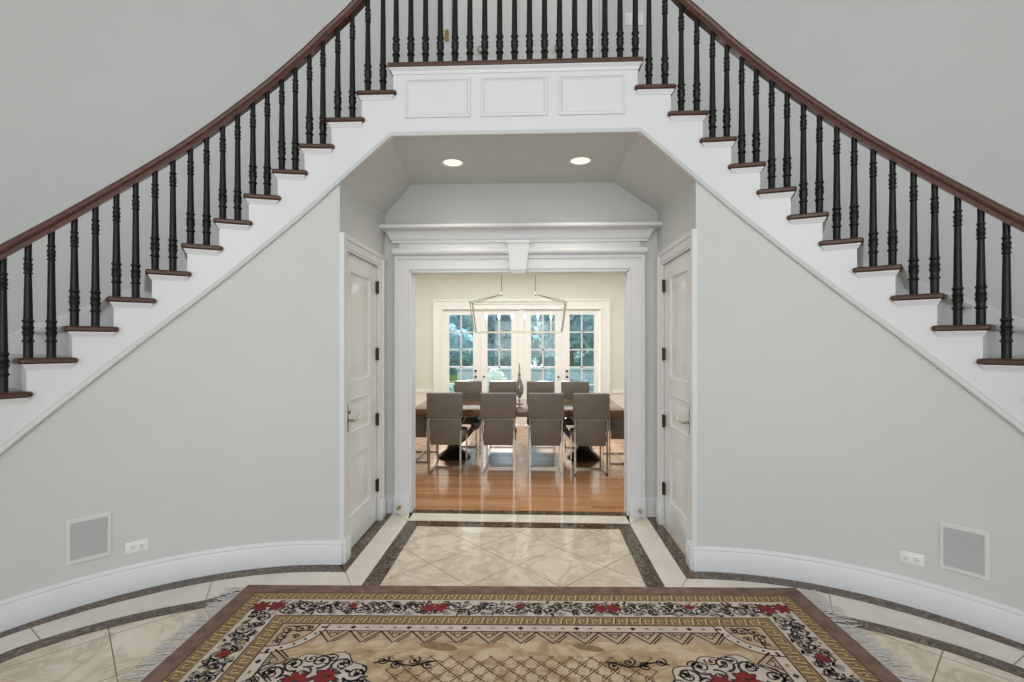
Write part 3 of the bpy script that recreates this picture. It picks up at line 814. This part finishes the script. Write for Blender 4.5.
    # floral clusters in the field
    for sx in (-1, 1):
        for sy in (-1, 1):
            cx, cy = sx * .97, sy * (Bh - .93)
            n = 60; pts = []
            for i in range(n):
                a = 2 * PI * i / n; r = 1 + .07 * cos(10 * a) + .05 * cos(4 * a + 1); pts.append((cx + .285 * r * cos(a), cy + .235 * r * sin(a)))
            poly(pts, z2, M['r_ivory'])
            stroke(pts + pts[:1], .006, z3, M['r_ink'])
            for i in range(12):
                a = 2 * PI * i / 12; spiral((cx + .225 * cos(a), cy + .18 * sin(a)), .055, a + PI, 1.4, 1 if i % 2 else -1, .015)
            for i in range(16):
                a = 2 * PI * (i + .5) / 16; spiral((cx + .255 * cos(a), cy + .205 * sin(a)), .034, a + 1, 1.2, -1 if i % 2 else 1, .010, 'r_dark')
            for i in range(8):
                a = 2 * PI * (i + .5) / 8; spiral((cx + .13 * cos(a), cy + .105 * sin(a)), .042, a, 1.3, -1, .013, 'r_ink' if i % 2 else 'r_dark')
            for i in range(90):
                a = rnd.uniform(0, 2 * PI); q = rnd.uniform(.3, .95); c = (cx + .27 * q * cos(a), cy + .22 * q * sin(a)); disc(c, rnd.uniform(.007, .014), z3 + .0001, M[rnd.choice(['r_ink', 'r_gold', 'r_grey', 'r_dark'])], 7, .6)
            flower((cx - .06, cy + sy * .035), .066, .2); flower((cx + .062, cy + sy * .07), .06, .6)
            # scroll arm towards the middle
            ax = -sx
            stroke([(cx + ax * (.26 + .05 * i), cy + sy * (.17 + .02 * sin(i * 1.3))) for i in range(7)], .012, z3, M['r_ink'])
            for i in range(4): spiral((cx + ax * (.30 + .075 * i), cy + sy * (.155 if i % 2 else .19)), .034, 1.0, 1.2, 1 if i % 2 else -1, .010)
    # diamond lattice in the middle of the field
    hx, hy = .64, .55
    def clip(p, q):
        t0, t1 = 0.0, 1.0; d = (q[0] - p[0], q[1] - p[1])
        for e, lo, hi in ((0, -hx, hx), (1, -hy, hy)):
            if abs(d[e]) < 1e-9:
                if not lo <= p[e] <= hi: return None
                continue
            a, b = (lo - p[e]) / d[e], (hi - p[e]) / d[e]
            if a > b: a, b = b, a
            t0, t1 = max(t0, a), min(t1, b)
        return None if t0 >= t1 else ((p[0] + d[0] * t0, p[1] + d[1] * t0), (p[0] + d[0] * t1, p[1] + d[1] * t1))
    st = .098
    for i in range(-14, 15):
        for sg in (1, -1):
            e = clip((i * st - .98, -.98 * sg), (i * st + .98, .98 * sg))
            if e: stroke(e, .0065, z3, M['r_line'])
    for i in range(-6, 7):
        for j in range(-11, 12):
            x, y = i * st + (st / 2 if j % 2 else 0), j * st / 2
            if abs(x) < hx - .03 and abs(y) < hy - .02:
                k = .022; w_ = rnd.choice([0, 1])
                stroke([(x - k, y - k * .3), (x - k * .3, y + k), (x + k, y + k * .2), (x + k * .2, y - k)], .006, z3, M['r_line'])
    for x, y, l in ((-.42, hy + .075, .10), (.34, hy + .07, .08)):
        poly([(x + l * cos(2 * PI * i / 20), y + l * .34 * sin(2 * PI * i / 20) - .02 * cos(2 * PI * i / 20)) for i in range(20)], z2, M['r_gold'])
    mb.build('pile', parent=root, smooth=0, weld=False)
    fr = MB()
    for sx in (-1, 1):
        n = 320
        for i in range(n):
            y = -Bh + .02 + (RW - .04) * i / (n - 1); x = sx * A; l = rnd.uniform(.07, .14); dy = rnd.uniform(-.045, .045); b = rnd.uniform(-.025, .025)
            p0 = (x - sx * .004, y, .006); p1 = (x + sx * l * .5, y + dy * .5 + b, .003); p2 = (x + sx * l, y + dy, .0015)
            w_ = .0022
            fr.add([(p[0], p[1] + s_ * w_, p[2] + dz) for p in (p0, p1, p2) for s_, dz in ((-1, 0), (0, .0025), (1, 0))], [(0, 3, 4, 1), (1, 4, 5, 2), (3, 6, 7, 4), (4, 7, 8, 5), (0, 2, 5, 3), (3, 5, 8, 6)])
    f_ = fr.build('fringe', M['r_fringe'], root, smooth=0, weld=False); f_['kind'] = 'stuff'; f_['label'] = 'pale cotton fringe at the short ends'
build_rug()

# ---------------------------------------------------------------- dining room shell
YW = 9.30; XD = -.085
dr = MB(); dr.box(-3.3, -3.2, 4.6, YW, 0, 3.0); struct(dr.build('wall_dining_left', M['cream'], smooth=0))
dr = MB(); dr.box(3.0, 3.1, 4.6, YW, 0, 3.0); struct(dr.build('wall_dining_right', M['cream'], smooth=0))
dr = MB(); dr.box(-3.3, 3.1, 4.60, YW + .15, 3.0, 3.1); struct(dr.build('ceiling', M['creamtrim'], smooth=0), 'dining room ceiling')
dr = MB(); HO = 1.49; HT2 = 2.235
dr.box(-3.3, XD - HO, YW, YW + .15, 0, 3.0); dr.box(XD + HO, 3.1, YW, YW + .15, 0, 3.0); dr.box(XD - HO, XD + HO, YW, YW + .15, HT2, 3.0)
struct(dr.build('wall_dining_far', M['cream'], smooth=0), 'cream far wall of the dining room')
dr = MB()
for x0, x1 in ((-3.2, XD - 1.68), (XD + 1.68, 3.0)):
    dr.box(x0, x1, YW - .016, YW, .17, .62); dr.box(x0, x1, YW - .035, YW, .62, .665); dr.box(x0, x1, YW - .024, YW, 0, .17)
struct(dr.build('trim_5', M['creamtrim'], smooth=0), 'white wainscot and chair rail beside the glass doors')
tr = MB()
u_casing(tr, lambda u, v, o: (XD + u, YW - o, v), -HO + .01, HO - .01, 0, HT2 - .04, [(0, 0), (.034, 0), (.034, .035), (.022, .04), (.022, .15), (.04, .155), (.04, .19), (0, .19)])
tr.box(XD - .05, XD + .05, YW - .01, YW + .12, 0, HT2)
struct(tr.build('trim_6', M['creamtrim'], smooth=0), 'white casing around the glass garden doors')
ordn = ['leftmost', 'second from the left', 'third from the left', 'rightmost']
for k, (a, b) in enumerate(((-1.48, -.772), (-.768, -.052), (.052, .768), (.772, 1.48))):
    mb = MB(); y0, y1 = YW + .02, YW + .065
    outer = k in (0, 3)
    g0, g1 = {0: (-1.375, -.915), 1: (-.640, -.188), 2: (.188, .640), 3: (.915, 1.375)}[k]
    a, b, g0, g1 = a + XD, b + XD, g0 + XD, g1 + XD; zb, zt = .44, 2.095
    mb.box(a, g0, y0, y1, .01, 2.225); mb.box(g1, b, y0, y1, .01, 2.225); mb.box(g0, g1, y0, y1, .01, zb); mb.box(g0, g1, y0, y1, zt, 2.225)
    d = struct(mb.build(f'door_{k + 5}', M['creamtrim'], smooth=0), f'{ordn[k]} of the four white glazed garden doors')
    mu = MB(); xm = (g0 + g1) / 2; w_ = .013
    mu.box(xm - w_, xm + w_, y0 + .008, y1 - .005, zb, zt)
    for i in range(1, 5): z = zb + (zt - zb) * i / 5; mu.box(g0, g1, y0 + .008, y1 - .005, z - w_, z + w_)
    mu.build('muntin_grid', M['trim'], d, smooth=0)
    gl = MB(); gl.box(g0 - .005, g1 + .005, y0 + .02, y0 + .024, zb - .005, zt + .005); gl.build('glass_pane', M['glass'], d, smooth=0)
    if k in (0, 3):
        x = XD + (-.865 if k == 0 else .865)
        for z, r in ((1.03, .024), (.92, .024)):
            h = MB(); h.lathe([(r, y0), (r, y0 - .006), (.010, y0 - .01), (.010, y0 - .03), (.02, y0 - .036), (.02, y0 - .05), (0, y0 - .052)], (x, 0, z), 14, axis='y'); h.build('deadbolt' if z > 1 else 'door_knob', M['bronze'], d)
    else:
        x = XD + (-.705 if k == 1 else .705); h = MB()
        h.lathe([(.018, y0), (.018, y0 - .006), (.008, y0 - .01), (.008, y0 - .03), (.016, y0 - .036), (.016, y0 - .05), (0, y0 - .052)], (x, 0, .92), 14, axis='y'); h.build('door_knob', M['bronze'], d)

# ---------------------------------------------------------------- dining table
TY = 6.68; TX = -.06
root = empty('dining_table', (TX, TY, 0), label='long dark zebrawood dining table on black pedestals', cat='table')
t = MB(); t.bevbox(-1.34, 1.34, -.57, .57, .635, .728, .006, 2); t.build('tabletop', M['zebra'], root)
for sx in (-1, 1):
    p = MB(); p.lathe([(.0, 0), (.225, 0), (.23, .012), (.215, .03), (.16, .075), (.11, .11), (.085, .16), (.075, .26), (.08, .34), (.10, .42), (.14, .50), (.20, .57), (.24, .61), (.24, .636), (0, .636)], (sx * .88, 0, 0), 28)
    q = p.build('pedestal', M['pedestal'], root, smooth=40)
    a = MB()
    a.sweep([(sx * (.88 - .06), 0, .20), (sx * .72, 0, .28), (sx * .62, 0, .40), (sx * .585, 0, .52), (sx * .60, 0, .636)], [(-.035, -.04), (.035, -.04), (.035, .04), (-.035, .04)], (0, 1, 0))
    a.lathe([(0, -.30), (.05, -.295), (.055, -.28), (.055, .28), (.05, .295), (0, .30)], (sx * .555, 0, .475), 18, axis='y')
    a.build('curved_brace', M['pedestal'], root, smooth=40)

# ---------------------------------------------------------------- chairs
def make_chair(label):
    r = empty('dining_chair', (0, 0, 0), label=label, cat='chair')
    b = MB(); T = Matrix.Rotation(-.05, 4, 'X'); b.bevbox(-.212, .212, -.045, .035, .662, .968, .016, 3); b.build('backrest', M['leather'], r)
    b = MB(); b.bevbox(-.172, .172, .0, .045, .345, .655, .010, 2); b.build('lower_back_panel', M['leather'], r)
    b = MB(); b.bevbox(-.205, .205, .05, .56, .375, .475, .03, 3); b.build('seat', M['leather'], r)
    for sx in (-1, 1):
        l = MB(); l.bar((sx * .188, 0, 0), (sx * .188, 0, .665), .02, up=(0, 1, 0)); l.build('leg', M['chrome'], r, smooth=0)
        l = MB(); l.bar((sx * .188, .54, 0), (sx * .188, .54, .38), .02, up=(0, 1, 0)); l.build('leg', M['chrome'], r, smooth=0)
        l = MB(); l.bar((sx * .188, -.01, .010), (sx * .188, .55, .010), .02); l.build('runner', M['chrome'], r, smooth=0)
    c = MB(); c.bar((-.188, 0, .657), (.188, 0, .657), .018); c.build('crossbar', M['chrome'], r, smooth=0)
    c = MB(); c.bar((-.188, .30, .012), (.188, .30, .012), .02); c.build('crossbar', M['chrome'], r, smooth=0)
    return r
G = 'taupe chairs around the dining table'
near = [(-.912, 'leftmost of the four near taupe dining chairs, backs to the doorway'), (-.278, 'second from left of the near taupe dining chairs with backs to the doorway'),
        (.286, 'third from left of the near taupe dining chairs with backs to the doorway'), (.815, 'rightmost of the four near taupe dining chairs, backs to the doorway')]
far = [(-.872, 'leftmost far taupe dining chair across the table by the glass doors'), (-.332, 'far taupe dining chair just left of the glass decanter, across the table'),
       (.252, 'far taupe dining chair just right of the glass decanter, across the table'), (.785, 'rightmost far taupe dining chair across the table by the glass doors')]
proto = make_chair(near[0][1])
for i, (x, lb) in enumerate(near + far):
    c = proto if i == 0 else copy_tree(proto)
    c['label'] = lb; c['group'] = G
    if i < 4: c.location = (x, 5.80, 0); c.rotation_euler.z = {0: .0, 3: .01}.get(i, 0)
    else: c.location = (x, 7.62, 0); c.rotation_euler.z = PI
def make_armchair(label):
    r = empty('armchair', (0, 0, 0), label=label, cat='armchair')
    b = MB(); b.bevbox(-.24, .24, -.05, .03, .40, .97, .016, 3); b.build('backrest', M['leather'], r)
    b = MB(); b.bevbox(-.25, .25, .035, .58, .375, .475, .03, 3); b.build('seat', M['leather'], r)
    for sx in (-1, 1):
        b = MB(); b.bevbox(*sorted((sx * .262, sx * .295)), .03, .60, .32, .61, .01, 2); b.build('arm_panel', M['leather'], r)
        f_ = MB(); f_.sweep([(sx * .30, 0, .01), (sx * .30, .62, .01), (sx * .30, .62, .615), (sx * .30, 0, .615)], [(-.01, -.01), (.01, -.01), (.01, .01), (-.01, .01)], (1, 0, 0), closed=True); f_.build('arm_frame', M['chrome'], r, smooth=0)
    for y in (.10, .45):
        c = MB(); c.bar((-.30, y, .012), (.30, y, .012), .02); c.build('crossbar', M['chrome'], r, smooth=0)
    return r
a1 = make_armchair('taupe armchair at the left end of the table, partly behind the door jamb'); a1.location = (-1.86, 6.67, 0); a1.rotation_euler.z = -PI / 2
a2 = copy_tree(a1); a2['label'] = 'taupe armchair at the right end of the table, partly behind the door jamb'; a2.location = (1.74, 6.67, 0); a2.rotation_euler.z = PI / 2
for a in (a1, a2): a['group'] = 'armchairs at the table ends'

# decanter on the table
root = empty('glass_decanter', (-.048, 6.67, .728), label='tall smoky glass decanter with a beaded stopper standing on the dining table', cat='decanter')
d = MB(); d.lathe([(0, 0), (.055, 0), (.056, .006), (.02, .014), (.010, .03), (.016, .042), (.010, .054), (.020, .066), (.012, .078), (.030, .11), (.050, .15), (.058, .20), (.053, .245), (.036, .30), (.020, .345), (.014, .375), (.016, .40), (.024, .412), (.022, .417), (0, .417)], n=24)
d.build('bottle', M['smoke'], root, smooth=60)
d = MB(); d.lathe([(0, .417), (.018, .418), (.006, .43), (.013, .445), (.006, .46), (.015, .478), (.005, .495), (.011, .512), (.004, .528), (.008, .545), (0, .565)], n=16); d.build('stopper', M['smoke'], root, smooth=60)

# ---------------------------------------------------------------- chandelier
root = empty('chandelier', (-.062, 6.67, 1.70), label='open linear lantern chandelier with six candle lights above the dining table', cat='chandelier')
wB, wT, dB, dT, hT = .585, .645, .10, .15, .415
f_ = MB()
f_.sweep([(-wB, -dB, 0), (wB, -dB, 0), (wB, dB, 0), (-wB, dB, 0)], [(-.009, -.009), (.009, -.009), (.009, .009), (-.009, .009)], closed=True)
f_.build('lower_frame', M['nickel'], root, smooth=0)
f_ = MB(); f_.bevbox(-.50, .50, -.035, .035, -.008, .016, .004, 2)
for x in (-.46, 0, .46): f_.bar((x, -dB, 0), (x, dB, 0), .012)
f_.build('candle_bar', M['nickel'], root)
for sx in (-1, 1):
    for sy in (-1, 1):
        u = MB(); u.bar((sx * wB, sy * dB, 0), (sx * wT, sy * dT, hT), .016, up=(0, 1, 0)); u.build('upright', M['nickel'], root, smooth=0)
        u = MB(); u.bar((sx * .23, 0, .515), (sx * wT, sy * dT, hT - .01), .009, up=(0, 1, 0)); u.build('hanger_arm', M['nickel'], root, smooth=0)
    u = MB(); u.tube([(sx * .23, 0, .51), (sx * .23, 0, 1.30)], .005, 8, up=(0, 1, 0)); u.lathe([(0, .495), (.012, .50), (.016, .515), (.010, .53), (.005, .55)], (sx * .23, 0, 0), 12); u.build('suspension_rod', M['nickel'], root)
f_ = MB()
for sy in (-1, 1): f_.bar((-wT, sy * dT, hT - .02), (wT, sy * dT, hT - .02), .007)
for sx in (-1, 1): f_.bar((sx * wT, -dT, hT - .02), (sx * wT, dT, hT - .02), .007)
f_.build('upper_frame', M['nickel'], root, smooth=0)
for i in range(6):
    x = -.44 + .88 * i / 5
    c = MB(); c.lathe([(.022, .016), (.024, .022), (.011, .026), (.011, .175), (0, .176)], (x, 0, 0), 14); cd = c.build('candle_sleeve', M['candle'], root)
    c = MB(); c.lathe([(.006, .175), (.012, .19), (.0155, .212), (.012, .235), (.005, .256), (0, .262)], (x, 0, 0), 14); c.build('bulb', M['bulb'], cd)
c = MB(); c.bevbox(-.30, .30, -.05, .05, 1.278, 1.30, .004, 2); c.build('canopy', M['nickel'], root)

# ---------------------------------------------------------------- garden
g = MB(); g.box(-14, 14, YW + .15, 11.2, -.2, -.10); struct(g.build('floor', M['paving'], smooth=0), 'paved terrace outside the glass doors')
g = MB(); n = 24
for i in range(n + 1):
    for j in range(n + 1):
        x = -24 + 48 * i / n; y = 11.2 + 34 * j / n; g.v.append((x, y, -.12 + .25 * sin(x * .3 + 1) * sin(y * .25) * min(1, (y - 11.2) / 6)))
for i in range(n):
    for j in range(n): a = i * (n + 1) + j; g.f.append((a, a + 1, a + n + 2, a + n + 1)); g.mi.append(0)
struct(g.build('ground', M['grass']), 'green lawn beyond the terrace')
def crown(mb, c, r, n, s, rnd):
    """leaf quads scattered on and inside a lumpy crown"""
    lumps = [(Vector((rnd.gauss(0, .45), rnd.gauss(0, .45), rnd.gauss(0, .40))), rnd.uniform(.4, .65)) for _ in range(9)]
    for o, q in lumps:                       # dense inner foliage
        q *= .72; rs = []
        for i in range(1, 6):
            el = -PI / 2 + PI * i / 6
            rs.append([(c[0] + (o.x + q * cos(el) * cos(a)) * r[0], c[1] + (o.y + q * cos(el) * sin(a)) * r[1], c[2] + (o.z + q * sin(el)) * r[2]) for a in [2 * PI * j / 9 for j in range(9)]])
        mb.rings(rs)
    for _ in range(n):
        o, q = rnd.choice(lumps); d = Vector((rnd.gauss(0, 1), rnd.gauss(0, 1), rnd.gauss(0, 1))).normalized() * q * rnd.uniform(.75, 1.05)
        p = o + d; p = Vector((c[0] + p.x * r[0], c[1] + p.y * r[1], c[2] + p.z * r[2]))
        u = Vector((rnd.gauss(0, 1), rnd.gauss(0, 1), rnd.gauss(0, 1))).normalized(); v = u.cross(Vector((rnd.gauss(0, 1), rnd.gauss(0, 1), rnd.gauss(0, 1)))).normalized()
        l = s * rnd.uniform(.7, 1.4)
        mb.add([p - u * l, p + v * l * .45, p + u * l, p - v * l * .45], [(0, 1, 2, 3)])
rnd = random.Random(11)
for i, (x, y, h, rr, m, lb) in enumerate(((-5.2, 17.6, 4.4, 3.3, 'leaf', 'blue-green tree at far left beyond the lawn, seen through the leftmost glass door'),
        (-1.9, 23, 5.0, 3.0, 'leaf2', 'pale grey-green tree seen through the second glass door'),
        (1.4, 17.8, 4.8, 3.1, 'leaf', 'blue-green tree seen through the third glass door'),
        (4.6, 23, 4.6, 3.3, 'leaf2', 'pale grey-green tree at right, seen through the rightmost glass door'),
        (-8.6, 23, 5.2, 3.6, 'leaf2', 'pale tree at the far left edge of the garden'), (8.6, 17.8, 5.2, 3.6, 'leaf', 'dark tree at the far right edge of the garden'))):
    root = empty('garden_tree', (x, y, -.1), label=lb, cat='tree', group='trees beyond the lawn')
    mb = MB(); crown(mb, (0, 0, h - 2.3), (rr * .62, 1.5, 1.6), 2600, .17, rnd); mb.build('crown', M[m], root, smooth=0, weld=False)
    mb = MB(); mb.tube([(0, 0, -.1), (.08, 0, 1.0), (.0, .05, 1.6), (.1, 0, h - 1.6)], .16, 10, up=(0, 1, 0)); mb.build('trunk', M['bark'], root)
mb = MB()
for i in range(22): crown(mb, (-13 + 26 * i / 21, 27 + rnd.uniform(-.5, .5), 2.1), (1.5, 1.0, 2.6), 420, .24, rnd)
tag(mb.build('hedge', M['leaf'], smooth=0, weld=False), 'tall dense blue-green hedge closing the garden behind the trees', 'hedge')
w = MB(); w.bevbox(-2.2, 6.0, 15.2, 15.55, -.15, .72, .03, 2); w.bevbox(-2.25, 6.05, 15.15, 15.6, .72, .80, .02, 2)
tag(w.build('garden_wall', M['stone']), 'low pale stone garden wall behind the shrubs', 'garden wall')
for i, (x, lb) in enumerate(((-2.6, 'round pale shrub at the left end of the garden wall'), (-.9, 'round pale shrub before the wall, seen through the second glass door'), (.9, 'round pale shrub before the wall, seen through the third glass door'), (2.4, 'round pale shrub before the wall, seen through the rightmost glass door'))):
    root = empty('garden_shrub', (x, 13.6, -.1), label=lb, cat='shrub', group='shrubs before the garden wall')
    mb = MB(); crown(mb, (0, 0, .42), (.75, .55, .48), 900, .06, rnd); mb.build('foliage', M['bloom' if i % 2 else 'leaf2'], root, smooth=0, weld=False)
    mb = MB(); mb.tube([(0, 0, -.02), (.02, 0, .2), (0, .02, .45)], .03, 8, up=(0, 1, 0)); mb.build('stem', M['bark'], root)

# ---------------------------------------------------------------- hall ceiling
hc = MB(); hc.box(-5, 5, -4.6, 4.8, 6.2, 6.3); struct(hc.build('ceiling', M['trim'], smooth=0), 'high white ceiling of the two-storey hall')
# ---------------------------------------------------------------- light
w = bpy.data.worlds.new('daylight'); SC.world = w; w.use_nodes = True
bg = w.node_tree.nodes['Background']; bg.inputs['Color'].default_value = (.955, .985, 1.0, 1); bg.inputs['Strength'].default_value = 1.2
def area(name, loc, rot, sx, sy, e, col=(1, 1, 1)):
    L = bpy.data.lights.new(name, 'AREA'); L.shape = 'RECTANGLE'; L.size = sx; L.size_y = sy; L.energy = e; L.color = col
    o = bpy.data.objects.new(name, L); COL.objects.link(o); o.location = loc; o.rotation_euler = rot; return o
# tall entrance window opposite the stairs, behind the photographer
area('entrance_window_daylight', (0, -4.2, 3.2), (math.radians(90), 0, 0), 3.2, 4.5, 70, (1, .99, .97))
area('dining_fill_light', (-.08, 6.9, 2.98), (0, 0, 0), 4.6, 3.0, 118, (.95, 1, 1))  # added fill that brightens the dining room, not a fixture of its ceiling
S = bpy.data.lights.new('low_sun', 'SUN'); S.energy = 11; S.angle = math.radians(4); S.color = (1, .97, .92)
so = bpy.data.objects.new('low_sun', S); COL.objects.link(so); so.location = (0, 30, 20); so.rotation_euler = (math.radians(-61), 0, math.radians(4))

# ---------------------------------------------------------------- camera
cam = bpy.data.cameras.new('camera'); co = bpy.data.objects.new('camera', cam); COL.objects.link(co)
co.location = (.1237, 0, 1.55); co.rotation_euler = (PI / 2, 0, .0409)
cam.sensor_width = 36; cam.lens = 492 / 1024 * 36; cam.shift_y = (343.54 - 341) / 1024; cam.clip_start = .05
SC.camera = co
SC.view_settings.view_transform = 'Standard'; SC.view_settings.look = 'None'; SC.view_settings.gamma = 1; SC.view_settings.use_curve_mapping = False
SC.view_settings.exposure = 0.14
